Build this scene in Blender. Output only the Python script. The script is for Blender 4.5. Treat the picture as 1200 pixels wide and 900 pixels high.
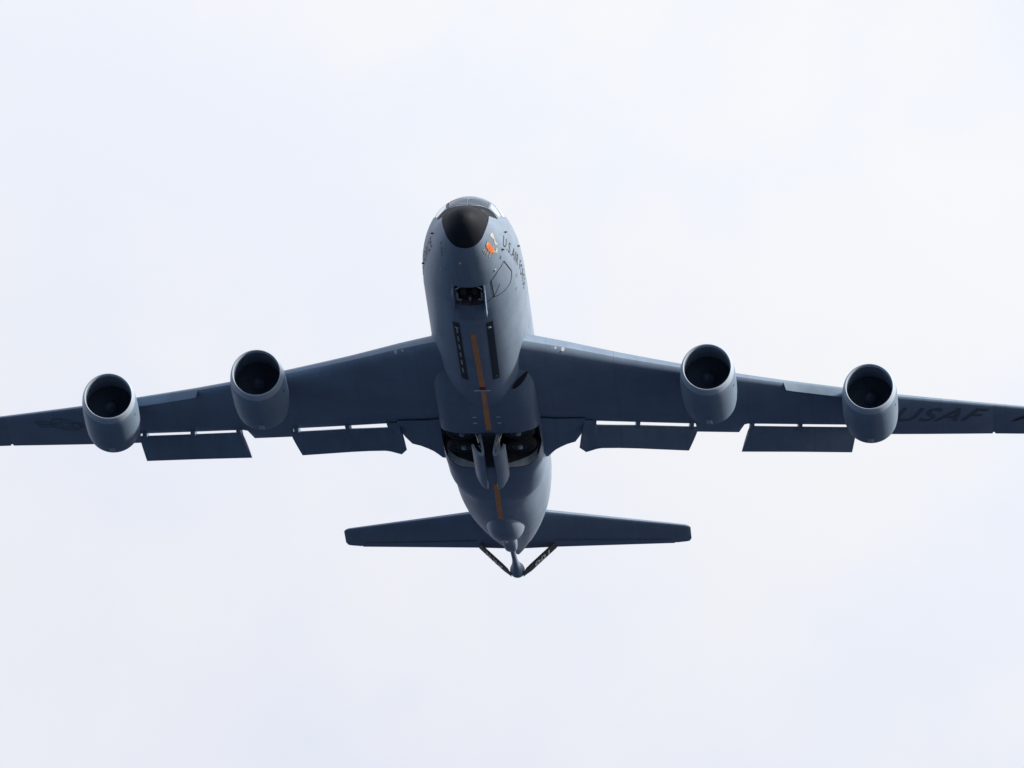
import bpy, bmesh, math, random
from math import pi, sin, cos, radians, degrees, sqrt, atan2
from mathutils import Vector, Matrix
from mathutils.bvhtree import BVHTree

random.seed(7)
for o in list(bpy.data.objects):
    bpy.data.objects.remove(o)
scene = bpy.context.scene
C = scene.collection

# ------------------------------------------------------------------ camera
ELEV = radians(13.0)
cam_d = bpy.data.cameras.new('camera')
cam = bpy.data.objects.new('camera', cam_d)
C.objects.link(cam)
cam.location = (0, 0, 1.7)
cam.rotation_euler = (pi / 2 + ELEV, 0, 0)
cam_d.sensor_fit = 'HORIZONTAL'
cam_d.sensor_width = 36.0
cam_d.lens = 414.707
cam_d.clip_start = 1.0
cam_d.clip_end = 60000.0
scene.camera = cam

# ------------------------------------------------------------------ view
scene.view_settings.view_transform = 'Standard'
scene.view_settings.look = 'None'
scene.view_settings.gamma = 1.0
scene.view_settings.exposure = 0.0
scene.view_settings.use_curve_mapping = False
scene.render.engine = 'CYCLES'
scene.cycles.max_bounces = 8
scene.cycles.diffuse_bounces = 4
scene.cycles.use_denoising = True

# ------------------------------------------------------------------ sky and sun
SUN_EL, SUN_AZ = 27.0, 112.0          # azimuth clockwise from +Y (camera's view), so the sun stands to the right
w = bpy.data.worlds.new('World')
scene.world = w
w.use_nodes = True
nt = w.node_tree
nt.nodes.clear()
N = nt.nodes.new
L = nt.links.new
out = N('ShaderNodeOutputWorld')
bg = N('ShaderNodeBackground')
bg.inputs['Strength'].default_value = 0.1
L(bg.outputs[0], out.inputs['Surface'])
sky = N('ShaderNodeTexSky')
sky.sky_type = 'NISHITA'
sky.sun_disc = False
sky.sun_elevation = radians(SUN_EL)
sky.sun_rotation = radians(SUN_AZ)
sky.air_density = 1.0
sky.dust_density = 1.0
tc = N('ShaderNodeTexCoord')
# thin overcast: bright cloud sheet over the whole sky, thinner behind the photographer
smap = N('ShaderNodeMapping'); smap.inputs['Location'].default_value = (2.59, 0.0, 0.0)
L(tc.outputs['Generated'], smap.inputs[0])
n1 = N('ShaderNodeTexNoise'); n1.inputs['Scale'].default_value = 22.0
n1.inputs['Detail'].default_value = 5.0; n1.inputs['Roughness'].default_value = 0.5
L(smap.outputs[0], n1.inputs['Vector'])
n2 = N('ShaderNodeTexNoise'); n2.inputs['Scale'].default_value = 60.0
n2.inputs['Detail'].default_value = 6.0; n2.inputs['Roughness'].default_value = 0.55
L(smap.outputs[0], n2.inputs['Vector'])
mixn = N('ShaderNodeMath'); mixn.operation = 'MULTIPLY_ADD'
L(n2.outputs['Fac'], mixn.inputs[0]); mixn.inputs[1].default_value = 0.45
L(n1.outputs['Fac'], mixn.inputs[2])
sep = N('ShaderNodeSeparateXYZ')
L(tc.outputs['Generated'], sep.inputs[0])
lean = N('ShaderNodeVectorMath'); lean.operation = 'DOT_PRODUCT'   # the sheet grows brighter upwards and towards the sun
L(tc.outputs['Generated'], lean.inputs[0]); lean.inputs[1].default_value = (3.6, 0.0, 8.0)
gain = N('ShaderNodeMapRange'); gain.inputs['From Min'].default_value = 1.50; gain.inputs['From Max'].default_value = 2.06
L(lean.outputs['Value'], gain.inputs['Value'])
hue = N('ShaderNodeMapRange'); hue.inputs['From Min'].default_value = 0.62; hue.inputs['From Max'].default_value = 0.88
hue.interpolation_type = 'SMOOTHSTEP'
L(mixn.outputs[0], hue.inputs['Value'])


def two_tone(a, b):
    m_ = N('ShaderNodeMix'); m_.data_type = 'RGBA'
    L(gain.outputs[0], m_.inputs['Factor'])
    m_.inputs[6].default_value = (*a, 1); m_.inputs[7].default_value = (*b, 1)
    return m_


cool = two_tone((7.95, 8.25, 9.35), (8.95, 9.35, 10.15))
warm = two_tone((8.42, 8.58, 9.22), (9.6, 9.65, 9.85))
cr = N('ShaderNodeMix'); cr.data_type = 'RGBA'
L(hue.outputs[0], cr.inputs['Factor']); L(cool.outputs[2], cr.inputs[6]); L(warm.outputs[2], cr.inputs[7])
cov = N('ShaderNodeMapRange')        # cloud cover against the direction: full ahead, broken behind
cov.inputs['From Min'].default_value = -0.6; cov.inputs['From Max'].default_value = 0.75
cov.inputs['To Min'].default_value = 0.12; cov.inputs['To Max'].default_value = 0.97
L(sep.outputs['Y'], cov.inputs['Value'])
mx = N('ShaderNodeMix'); mx.data_type = 'RGBA'
L(cov.outputs[0], mx.inputs['Factor'])
L(sky.outputs[0], mx.inputs[6]); L(cr.outputs[2], mx.inputs[7])
L(mx.outputs[2], bg.inputs['Color'])

sd = bpy.data.lights.new('sun', 'SUN')
sd.energy = 4.9
sd.angle = radians(5.0)
sd.color = (1.0, 0.90, 0.76)
so = bpy.data.objects.new('sun', sd)
C.objects.link(so)
sdir = Vector((sin(radians(SUN_AZ)) * cos(radians(SUN_EL)), cos(radians(SUN_AZ)) * cos(radians(SUN_EL)), sin(radians(SUN_EL))))
so.rotation_euler = sdir.to_track_quat('Z', 'Y').to_euler()
so.location = (100, 0, 300)

# ------------------------------------------------------------------ materials
def new_mat(name):
    m = bpy.data.materials.new(name)
    m.use_nodes = True
    return m, m.node_tree.nodes, m.node_tree.links, m.node_tree.nodes['Principled BSDF']


def paint(name, base, rough=0.46, var=0.16, ring=1.62, longi=0.0, line=0.80, streak=1.0, axis='Y'):
    """aircraft paint: cloudy wear, streaks along the airflow, riveted panel joints"""
    m, n, l, b = new_mat(name)
    t = n.new('ShaderNodeTexCoord')
    mp = n.new('ShaderNodeMapping'); mp.inputs['Scale'].default_value = (1.6, 0.22, 1.6)
    l.new(t.outputs['Object'], mp.inputs[0])
    a = n.new('ShaderNodeTexNoise'); a.inputs['Scale'].default_value = 1.3
    a.inputs['Detail'].default_value = 7; a.inputs['Roughness'].default_value = 0.62
    l.new(mp.outputs[0], a.inputs['Vector'])
    a2 = n.new('ShaderNodeTexNoise'); a2.inputs['Scale'].default_value = 0.55
    a2.inputs['Detail'].default_value = 4
    l.new(t.outputs['Object'], a2.inputs['Vector'])
    r1 = n.new('ShaderNodeMapRange')
    r1.inputs['From Min'].default_value = 0.32; r1.inputs['From Max'].default_value = 0.68
    r1.inputs['To Min'].default_value = 1 - var * streak; r1.inputs['To Max'].default_value = 1 + var * 0.6
    l.new(a.outputs['Fac'], r1.inputs['Value'])
    r2 = n.new('ShaderNodeMapRange')
    r2.inputs['From Min'].default_value = 0.35; r2.inputs['From Max'].default_value = 0.65
    r2.inputs['To Min'].default_value = 1 - var * 0.6; r2.inputs['To Max'].default_value = 1 + var * 0.5
    l.new(a2.outputs['Fac'], r2.inputs['Value'])
    mul = n.new('ShaderNodeMath'); mul.operation = 'MULTIPLY'
    l.new(r1.outputs[0], mul.inputs[0]); l.new(r2.outputs[0], mul.inputs[1])
    sx = n.new('ShaderNodeSeparateXYZ'); l.new(t.outputs['Object'], sx.inputs[0])
    cur = mul.outputs[0]

    def joint(sock, period, width, depth, cur):
        d = n.new('ShaderNodeMath'); d.operation = 'DIVIDE'; d.inputs[1].default_value = period
        l.new(sock, d.inputs[0])
        f = n.new('ShaderNodeMath'); f.operation = 'FRACT'; l.new(d.outputs[0], f.inputs[0])
        lt = n.new('ShaderNodeMath'); lt.operation = 'LESS_THAN'; lt.inputs[1].default_value = width / period
        l.new(f.outputs[0], lt.inputs[0])
        k = n.new('ShaderNodeMath'); k.operation = 'MULTIPLY_ADD'; k.inputs[1].default_value = depth - 1; k.inputs[2].default_value = 1
        l.new(lt.outputs[0], k.inputs[0])
        mm = n.new('ShaderNodeMath'); mm.operation = 'MULTIPLY'
        l.new(cur, mm.inputs[0]); l.new(k.outputs[0], mm.inputs[1])
        return mm.outputs[0]
    if ring:
        cur = joint(sx.outputs[axis], ring, 0.022, line, cur)
    if longi:
        cur = joint(sx.outputs['X' if axis == 'Y' else 'Y'], longi, 0.02, line, cur)
    col = n.new('ShaderNodeVectorMath'); col.operation = 'SCALE'
    col.inputs[0].default_value = base
    l.new(cur, col.inputs['Scale'])
    l.new(col.outputs[0], b.inputs['Base Color'])
    rr = n.new('ShaderNodeMapRange')
    rr.inputs['To Min'].default_value = rough - 0.09; rr.inputs['To Max'].default_value = rough + 0.13
    l.new(a.outputs['Fac'], rr.inputs['Value'])
    l.new(rr.outputs[0], b.inputs['Roughness'])
    b.inputs['Specular IOR Level'].default_value = 0.32
    bp = n.new('ShaderNodeBump'); bp.inputs['Strength'].default_value = 0.12; bp.inputs['Distance'].default_value = 0.03
    l.new(a2.outputs['Fac'], bp.inputs['Height'])
    l.new(bp.outputs[0], b.inputs['Normal'])
    return m


def plain(name, col, rough=0.6, metal=0.0, var=0.12, scale=6.0, spec=0.5):
    m, n, l, b = new_mat(name)
    t = n.new('ShaderNodeTexCoord')
    a = n.new('ShaderNodeTexNoise'); a.inputs['Scale'].default_value = scale; a.inputs['Detail'].default_value = 5
    l.new(t.outputs['Object'], a.inputs['Vector'])
    r1 = n.new('ShaderNodeMapRange')
    r1.inputs['From Min'].default_value = 0.3; r1.inputs['From Max'].default_value = 0.7
    r1.inputs['To Min'].default_value = 1 - var; r1.inputs['To Max'].default_value = 1 + var
    l.new(a.outputs['Fac'], r1.inputs['Value'])
    v = n.new('ShaderNodeVectorMath'); v.operation = 'SCALE'; v.inputs[0].default_value = col
    l.new(r1.outputs[0], v.inputs['Scale'])
    l.new(v.outputs[0], b.inputs['Base Color'])
    b.inputs['Roughness'].default_value = rough
    b.inputs['Metallic'].default_value = metal
    b.inputs['Specular IOR Level'].default_value = spec
    return m


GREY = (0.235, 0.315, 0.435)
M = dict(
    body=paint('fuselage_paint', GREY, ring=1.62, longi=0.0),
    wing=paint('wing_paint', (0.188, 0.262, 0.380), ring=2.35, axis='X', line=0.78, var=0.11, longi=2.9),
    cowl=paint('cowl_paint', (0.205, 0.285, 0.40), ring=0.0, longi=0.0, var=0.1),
    lip=plain('inlet_lip_metal', (0.42, 0.51, 0.64), 0.5, 0.0, 0.05),
    black=plain('radome_black', (0.013, 0.017, 0.026), 0.66, 0, 0.2, 2, 0.25),
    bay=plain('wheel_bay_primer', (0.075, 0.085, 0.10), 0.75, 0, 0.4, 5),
    frame=plain('bay_frame_white', (0.64, 0.70, 0.77), 0.6, 0, 0.2, 4),
    pale=plain('pale_grey_paint', (0.48, 0.54, 0.60), 0.6, 0, 0.2, 4),
    tyre=plain('tyre_rubber', (0.030, 0.031, 0.034), 0.85),
    hub=plain('wheel_hub_paint', (0.62, 0.63, 0.62), 0.5, 0, 0.2),
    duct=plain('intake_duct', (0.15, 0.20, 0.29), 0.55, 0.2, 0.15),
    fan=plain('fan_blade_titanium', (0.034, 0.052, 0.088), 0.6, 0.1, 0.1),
    hot=plain('exhaust_metal', (0.12, 0.11, 0.10), 0.45, 0.9, 0.3),
    steel=plain('bare_steel', (0.55, 0.56, 0.57), 0.35, 0.8),
    dark=plain('dark_marking', (0.028, 0.032, 0.038), 0.55),
    letter=plain('lettering_grey', (0.05, 0.06, 0.075), 0.6),
    ink=plain('stencil_grey', (0.095, 0.125, 0.17), 0.6),
    faint=plain('insignia_grey', (0.125, 0.168, 0.235), 0.6),
    wmark=plain('wing_lettering_grey', (0.095, 0.125, 0.175), 0.6),
    orange=plain('orange_stripe_paint', (0.92, 0.37, 0.13), 0.6, 0, 0.10, 1.2),
    red=plain('red_marking', (0.30, 0.035, 0.03), 0.6),
    art_orange=plain('nose_art_orange', (0.80, 0.22, 0.07), 0.6, 0, 0.2, 9),
    white=plain('white_marking', (0.72, 0.72, 0.70), 0.55),
    art_white=plain('nose_art_white', (0.50, 0.50, 0.48), 0.6, 0, 0.25, 8),
    green=plain('nose_art_green', (0.42, 0.55, 0.48), 0.6),
    seam=plain('door_seam', (0.012, 0.013, 0.016), 0.7),
    panel=plain('light_panel', (0.03, 0.038, 0.055), 0.6),
    dish=plain('wheel_dish', (0.06, 0.065, 0.075), 0.6),
)
gm, gn, gl, gb = new_mat('cockpit_glass')
gb.inputs['Base Color'].default_value = (0.80, 0.86, 0.92, 1)
gb.inputs['Metallic'].default_value = 0.75
gb.inputs['Roughness'].default_value = 0.12
gb.inputs['IOR'].default_value = 2.8
M['glass'] = gm
pm, _n, _l, pb = new_mat('windshield_glass')
pb.inputs['Base Color'].default_value = (0.02, 0.045, 0.09, 1)
pb.inputs['Roughness'].default_value = 0.05
pb.inputs['IOR'].default_value = 1.4
M['pane'] = pm
lm, ln, ll, lb = new_mat('lamp_lens')
lb.inputs['Base Color'].default_value = (0.75, 0.77, 0.80, 1)
lb.inputs['Roughness'].default_value = 0.12
lb.inputs['Coat Weight'].default_value = 0.6
M['lens'] = lm

# ------------------------------------------------------------------ helpers
root = bpy.data.objects.new('tanker_aircraft', None)
C.objects.link(root)


def sharpen(me, ang=32):
    bm = bmesh.new(); bm.from_mesh(me)
    lim = radians(ang)
    for f in bm.faces:
        f.smooth = True
    for e in bm.edges:
        if len(e.link_faces) == 2:
            e.smooth = e.calc_face_angle(0) < lim
        else:
            e.smooth = False
    bm.to_mesh(me); bm.free()


def obj(name, bm, mats, parent, ang=32, recalc=True):
    if recalc:
        bmesh.ops.recalc_face_normals(bm, faces=bm.faces)
    me = bpy.data.meshes.new(name)
    bm.to_mesh(me); bm.free()
    if not isinstance(mats, (list, tuple)):
        mats = [mats]
    for m in mats:
        me.materials.append(m)
    sharpen(me, ang)
    o = bpy.data.objects.new(name, me)
    C.objects.link(o)
    if parent:
        o.parent = parent
    return o


def loft(bm, rings, closed=True, cap0=True, cap1=True, mat=0):
    vs = [[bm.verts.new(p) for p in r] for r in rings]
    n = len(rings[0])
    for a, b in zip(vs, vs[1:]):
        for i in range(n if closed else n - 1):
            j = (i + 1) % n
            try:
                f = bm.faces.new((a[i], a[j], b[j], b[i])); f.material_index = mat
            except ValueError:
                pass
    if cap0:
        bm.faces.new(vs[0][::-1]).material_index = mat
    if cap1:
        bm.faces.new(vs[-1]).material_index = mat
    return vs


def box(bm, lo, hi, mat=0):
    x0, y0, z0 = lo; x1, y1, z1 = hi
    r = lambda z: [(x0, y0, z), (x1, y0, z), (x1, y1, z), (x0, y1, z)]
    loft(bm, [r(z0), r(z1)], mat=mat)


def tube(bm, pts, radii, n=10, mat=0):
    pts = [Vector(p) for p in pts]
    if not hasattr(radii, '__len__'):
        radii = [radii] * len(pts)
    rings = []
    for i, p in enumerate(pts):
        d = (pts[min(i + 1, len(pts) - 1)] - pts[max(i - 1, 0)]).normalized()
        u = d.orthogonal().normalized() if i == 0 else (u - d * u.dot(d)).normalized()
        v = d.cross(u)
        rings.append([p + (u * cos(2 * pi * k / n) + v * sin(2 * pi * k / n)) * radii[i] for k in range(n)])
    loft(bm, rings, mat=mat)


def lathe(bm, prof, centre, axis='Y', n=48, cap0=False, cap1=False, mat=0):
    """prof: list of (along, radius)"""
    cx, cy, cz = centre
    rings = []
    for a, r in prof:
        ring = []
        for k in range(n):
            t = 2 * pi * k / n
            if axis == 'Y':
                ring.append((cx + r * sin(t), cy + a, cz + r * cos(t)))
            elif axis == 'X':
                ring.append((cx + a, cy + r * sin(t), cz + r * cos(t)))
            else:
                ring.append((cx + r * sin(t), cy + r * cos(t), cz + a))
        rings.append(ring)
    loft(bm, rings, cap0=cap0, cap1=cap1, mat=mat)


def pchip(x, y):
    h = [b - a for a, b in zip(x, x[1:])]
    d = [(b - a) / c for a, b, c in zip(y, y[1:], h)]
    m = [d[0]] + [0.0] * (len(x) - 2) + [d[-1]]
    for i in range(1, len(x) - 1):
        if d[i - 1] * d[i] > 0:
            w1 = 2 * h[i] + h[i - 1]; w2 = h[i] + 2 * h[i - 1]
            m[i] = (w1 + w2) / (w1 / d[i - 1] + w2 / d[i])

    def f(q):
        i = 0
        while i < len(h) - 1 and q > x[i + 1]:
            i += 1
        t = (q - x[i]) / h[i]
        return (y[i] * (1 + 2 * t) * (1 - t) ** 2 + m[i] * h[i] * t * (1 - t) ** 2
                + y[i + 1] * t * t * (3 - 2 * t) + m[i + 1] * h[i] * t * t * (t - 1))
    return f


def lin(tab):
    def f(q):
        for (a, va), (b, vb) in zip(tab, tab[1:]):
            if q <= b:
                return va + (vb - va) * (q - a) / (b - a)
        return vb
    return f

# ------------------------------------------------------------------ fuselage form
# aircraft axes: x to port, y aft from the nose, z up.  station, half width, top, bottom, height of greatest width
SEC = [
    (0.00, 0.03, -0.52, -0.58, -0.55), (0.06, 0.21, -0.36, -0.76, -0.55), (0.20, 0.37, -0.21, -0.93, -0.55),
    (0.45, 0.55, -0.05, -1.11, -0.54), (0.80, 0.72, 0.11, -1.28, -0.52), (1.30, 0.92, 0.29, -1.47, -0.48),
    (1.90, 1.11, 0.46, -1.66, -0.42), (2.50, 1.27, 0.82, -1.82, -0.36), (3.10, 1.41, 1.26, -1.96, -0.30),
    (3.70, 1.53, 1.58, -2.07, -0.24), (4.50, 1.66, 1.76, -2.18, -0.17), (5.50, 1.76, 1.82, -2.28, -0.10),
    (7.00, 1.81, 1.83, -2.36, -0.04), (9.00, 1.82, 1.83, -2.40, 0.0), (16.0, 1.83, 1.83, -2.41, 0.0),
    (22.0, 1.85, 1.83, -2.41, 0.0), (25.5, 1.85, 1.83, -2.36, 0.05), (28.0, 1.81, 1.83, -2.12, 0.12),
    (30.5, 1.67, 1.82, -1.68, 0.25), (33.0, 1.39, 1.79, -1.12, 0.42), (35.5, 1.00, 1.73, -0.52, 0.62),
    (37.5, 0.62, 1.64, 0.0, 0.82), (39.0, 0.29, 1.48, 0.40, 0.95), (39.6, 0.14, 1.36, 0.58, 1.0)]
FS = [pchip([r[0] for r in SEC], [r[k] for r in SEC]) for k in range(1, 5)]


def surf(s, th):
    hw, zt, zb, zc = [f(s) for f in FS]
    c, si = cos(th), sin(th)
    if c >= 0:
        return Vector((hw * si, s, zc + (zt - zc) * c))
    n = 2 / 2.15
    return Vector((hw * math.copysign(abs(si) ** n, si), s, zc - (zc - zb) * abs(c) ** n))


def surf_n(s, th):
    e = 0.004
    a = surf(s + e, th) - surf(max(s - e, 0.001), th)
    b = surf(s, th + e) - surf(s, th - e)
    n = b.cross(a).normalized()
    c = Vector((0, s, FS[3](s)))
    if n.dot(surf(s, th) - c) < 0:
        n = -n
    return n


def on(s, th, off):
    return surf(s, th) + surf_n(s, th) * off


NTH = 96
RADOME_S = 1.02
RAD_EDGE = lin([(0, 1.02), (84, 1.02), (90, 0.985), (97, 0.93), (106, 0.89), (118, 0.885), (135, 0.95), (160, 1.05), (180.1, 1.07)])


def fus_ring(s):
    return [surf(s, 2 * pi * k / NTH) for k in range(NTH)]


sts = [RADOME_S + 0.004, 1.2, 1.5, 1.8, 2.1, 2.35, 2.6, 2.85, 3.1, 3.4, 3.7, 4.0, 4.4, 4.8, 5.3, 6, 7, 8, 9, 11, 13, 15, 17, 19, 21, 23]
sts += [24 + 0.75 * i for i in range(20)] + [38.6, 39.0, 39.3, 39.6]
bm = bmesh.new()
edge_ring = lambda ds, f=1.0: [surf(RAD_EDGE(degrees(min(2 * pi * k / NTH, 2 * pi - 2 * pi * k / NTH))) * f + ds, 2 * pi * k / NTH) for k in range(NTH)]
loft(bm, [edge_ring(0.004), edge_ring(0.06)] + [fus_ring(s) for s in sts[1:]])
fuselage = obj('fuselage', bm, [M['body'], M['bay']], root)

# belly and wheel-well fairing, joined to the fuselage
FAIR = [(10.9, 1.70, -1.22, 3.0), (11.42, 1.76, -1.42, 3.4), (12.3, 1.83, -1.70, 3.8), (13.1, 1.82, -1.95, 4.2), (13.8, 1.84, -2.20, 4.6),
        (14.4, 1.85, -2.36, 4.8), (15.2, 1.85, -2.45, 4.8), (17.0, 1.85, -2.48, 4.8), (21.2, 1.85, -2.48, 4.6),
        (22.6, 1.84, -2.47, 3.6), (23.8, 1.84, -2.44, 3.0), (24.8, 1.74, -2.37, 2.8), (25.6, 1.55, -2.24, 2.6), (26.1, 1.3, -2.1, 2.4)]
FF = [pchip([r[0] for r in FAIR], [r[k] for r in FAIR]) for k in range(1, 4)]


def fair_ring(s):
    wv, zb, n = FF[0](s), FF[1](s), FF[2](s)
    zt = -0.75
    pts = []
    for k in range(49):
        t = pi * k / 48
        c, si = cos(t), sin(t)
        pts.append((wv * math.copysign(abs(c) ** (2 / n), c), s, zt - (zt - zb) * si ** (2 / n)))
    return pts


bm = bmesh.new()
loft(bm, [fair_ring(10.9 + (26.1 - 10.9) * i / 50) for i in range(51)])
fairing = obj('fairing', bm, [M['wing']], None)


def apply_bool(target, tool, op):
    md = target.modifiers.new('b', 'BOOLEAN')
    md.operation = op
    md.solver = 'EXACT'
    md.object = tool
    md.material_mode = 'TRANSFER'
    dg = bpy.context.evaluated_depsgraph_get()
    me = bpy.data.meshes.new_from_object(target.evaluated_get(dg), depsgraph=dg)
    target.modifiers.clear()
    target.data = me
    bpy.data.objects.remove(tool)


bpy.context.view_layer.update()
apply_bool(fuselage, fairing, 'UNION')
# wheel bays are real cavities
WB0, WB1 = 17.35, 21.1
for sgn in (-1, 1):
    bm = bmesh.new()
    pl = [(0.30, WB0 - 0.02), (1.0, WB0 - 0.04), (1.45, WB0 + 0.06), (1.66, WB0 + 0.3), (1.81, WB0 + 0.75), (1.81, WB1 - 0.9), (1.62, WB1 - 0.35), (1.3, WB1 - 0.06), (0.30, WB1 + 0.05)]
    loft(bm, [[(sgn * x, y, -3.2) for x, y in pl], [(sgn * x, y, -1.30) for x, y in pl]])
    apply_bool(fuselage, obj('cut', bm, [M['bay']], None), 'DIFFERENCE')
NB0, NB1 = 3.36, 4.68
bm = bmesh.new()
box(bm, (-0.5, NB0, -3.0), (0.5, NB1, -0.9))
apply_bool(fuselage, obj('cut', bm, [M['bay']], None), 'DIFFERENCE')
sharpen(fuselage.data, 28)
names = [m.name for m in fuselage.data.materials if m]
bvh_f = BVHTree.FromPolygons([v.co.copy() for v in fuselage.data.vertices], [tuple(p.vertices) for p in fuselage.data.polygons])

# radome
bm = bmesh.new()
rs = [0.0, 0.015, 0.03, 0.06, 0.1, 0.15, 0.2, 0.28, 0.36, 0.45, 0.55, 0.66, 0.8, 0.92, RADOME_S]
loft(bm, [edge_ring(0, s / RADOME_S) for s in rs])
obj('radome', bm, M['black'], root)


def sheet(name, outline, mat, parent, off=0.006, cuts=6, thick=0.0):
    """a filled outline given as (station, angle in degrees), laid on the fuselage skin"""
    bm = bmesh.new()
    vs = [bm.verts.new((s, radians(t) * 1.7, 0)) for s, t in outline]
    bm.faces.new(vs)
    bmesh.ops.triangulate(bm, faces=bm.faces)
    bmesh.ops.subdivide_edges(bm, edges=bm.edges, cuts=cuts, use_grid_fill=True)
    for v in bm.verts:
        v.co = on(v.co.x, v.co.y / 1.7, off)
    return obj(name, bm, mat, parent, 60)


def ribbon(bm, pts, width, off=0.008, closed=False):
    P = []
    q = list(pts) + ([pts[0]] if closed else [])
    for (s0, t0), (s1, t1) in zip(q, q[1:]):
        for k in range(8):
            P.append((s0 + (s1 - s0) * k / 8, radians(t0 + (t1 - t0) * k / 8)))
    P.append((q[-1][0], radians(q[-1][1])))
    c = [on(s, t, off) for s, t in P]
    rows = []
    for i, (s, t) in enumerate(P):
        d = (c[min(i + 1, len(c) - 1)] - c[max(i - 1, 0)]).normalized()
        side = d.cross(surf_n(s, t)).normalized() * width / 2
        rows.append((bm.verts.new(c[i] + side), bm.verts.new(c[i] - side)))
    for a, b in zip(rows, rows[1:]):
        bm.faces.new((a[0], a[1], b[1], b[0]))


# black anti-glare panel up to the windshield, with a swept tongue on either side
port = [(RADOME_S, 82), (1.12, 74), (1.28, 64), (1.52, 56), (1.85, 54), (2.18, 54), (2.42, 60), (2.55, 47), (2.60, 40), (2.62, 34), (2.55, 28), (2.44, 18), (2.36, 8), (2.33, 0)]
outl = port + [(s, -t) for s, t in port[-2::-1]]
bm = bmesh.new()
rows = []
for k in range(41):
    th = -60 + 120 * k / 40
    a = abs(th)
    lo = RADOME_S - 0.01
    hi = lin([(0, 2.33), (8, 2.36), (18, 2.44), (28, 2.55), (34, 2.62), (47, 2.55), (60.1, 2.42)])(a)
    if a > 54:
        lo = lin([(54, 2.0), (60.1, 2.40)])(a)
    rows.append([bm.verts.new(on(lo + (hi - lo) * i / 14, radians(th), 0.006)) for i in range(15)])
for a, b in zip(rows, rows[1:]):
    for i in range(14):
        bm.faces.new((a[i], a[i + 1], b[i + 1], b[i]))
# lower cheeks between radome edge and the tongue
for sg in (-1, 1):
    rows = []
    for k in range(13):
        th = 54 + 30 * k / 12
        hi = lin([(54, 1.92), (56, 1.52), (64, 1.28), (74, 1.12), (84.1, RADOME_S + 0.01)])(th)
        rows.append([bm.verts.new(on(RAD_EDGE(th) - 0.01 + (max(hi, RAD_EDGE(th)) - RAD_EDGE(th) + 0.01) * i / 6, radians(sg * th), 0.006)) for i in range(7)])
    for a, b in zip(rows, rows[1:]):
        for i in range(6):
            bm.faces.new((a[i], a[i + 1], b[i + 1], b[i]))
obj('antiglare_panel', bm, M['black'], fuselage, 60)

# cockpit glazing
for sg in (-1, 1):
    sheet('windshield_pane', [(2.46, sg * 3), (2.64, sg * 17), (2.72, sg * 31), (3.24, sg * 28), (3.12, sg * 14), (2.98, sg * 3)], M['pane'], fuselage, 0.012)
    sheet('cockpit_window', [(2.74, sg * 36), (2.62, sg * 46), (2.64, sg * 56), (3.02, sg * 56), (3.30, sg * 42), (3.36, sg * 33)], M['glass'], fuselage, 0.012)
    sheet('cockpit_window', [(3.12, sg * 55), (3.14, sg * 58), (3.70, sg * 58), (3.78, sg * 40), (3.46, sg * 36)], M['glass'], fuselage, 0.012)
    bm = bmesh.new()
    ribbon(bm, [(2.41, sg * 2), (2.60, sg * 17), (2.69, sg * 33), (3.30, sg * 30), (3.16, sg * 14), (3.02, sg * 2)], 0.05, 0.016, True)
    obj('windshield_frame', bm, M['ink'], fuselage, 60)

# crew entry hatch outline, port side
bm = bmesh.new()
ribbon(bm, [(3.11, 117.6), (4.24, 115), (4.51, 118.6), (4.69, 123.7), (4.69, 133.7), (4.61, 143.6), (4.50, 151.0), (3.36, 148.5), (3.14, 134.7)], 0.038, 0.008, True)
ribbon(bm, [(4.50, 151), (4.15, 143), (3.95, 138)], 0.022)
obj('crew_hatch', bm, M['seam'], fuselage, 60)
for sg in (-1, 1):
    bm = bmesh.new()
    ribbon(bm, [(4.66, sg * 164), (4.6, sg * 158), (4.4, sg * 149)], 0.02)
    obj('hatch_seam', bm, M['seam'], fuselage, 60)

# ------------------------------------------------------------------ lettering
def text_mesh(txt, size, spacing=1.0, sx=1.0, bold=0.0, cuts=2):
    cu = bpy.data.curves.new('t', 'FONT')
    cu.body = txt; cu.size = size; cu.space_character = spacing; cu.offset = bold
    cu.resolution_u = 4
    o = bpy.data.objects.new('t', cu); C.objects.link(o)
    bpy.context.view_layer.update()
    dg = bpy.context.evaluated_depsgraph_get()
    me = bpy.data.meshes.new_from_object(o.evaluated_get(dg), depsgraph=dg)
    bm = bmesh.new(); bm.from_mesh(me)
    bpy.data.objects.remove(o); bpy.data.curves.remove(cu); bpy.data.meshes.remove(me)
    bmesh.ops.remove_doubles(bm, verts=bm.verts, dist=1e-5)
    bmesh.ops.triangulate(bm, faces=bm.faces)
    if cuts:
        bmesh.ops.subdivide_edges(bm, edges=bm.edges, cuts=cuts)
    for v in bm.verts:
        v.co.x *= sx
    return bm


S0, S1 = 2.52, 7.35
for sg in (-1, 1):
    full = text_mesh('U.S.AIR FORCE', 0.43, 1.12, 1.0, 0.006, 0)
    xs = [v.co.x for v in full.verts]; x0, x1 = min(xs), max(xs)
    full.free()
    for word in ('U.S.AIR', 'FORCE'):
        bm = text_mesh(word, 0.43, 1.12, 1.0, -0.002)
        ws = [v.co.x for v in bm.verts]
        shift = x0 - min(ws) if word != 'FORCE' else x1 - max(ws)
        for v in bm.verts:
            u = (v.co.x + shift - x0) / (x1 - x0)
            s = S0 + (S1 - S0) * u if sg > 0 else S1 - (S1 - S0) * u
            r = FS[0](s) * 1.02
            th = radians(103.0) - v.co.y / r
            v.co = on(s, sg * th, 0.012)
        obj('lettering', bm, M['letter'], fuselage, 60)
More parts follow.
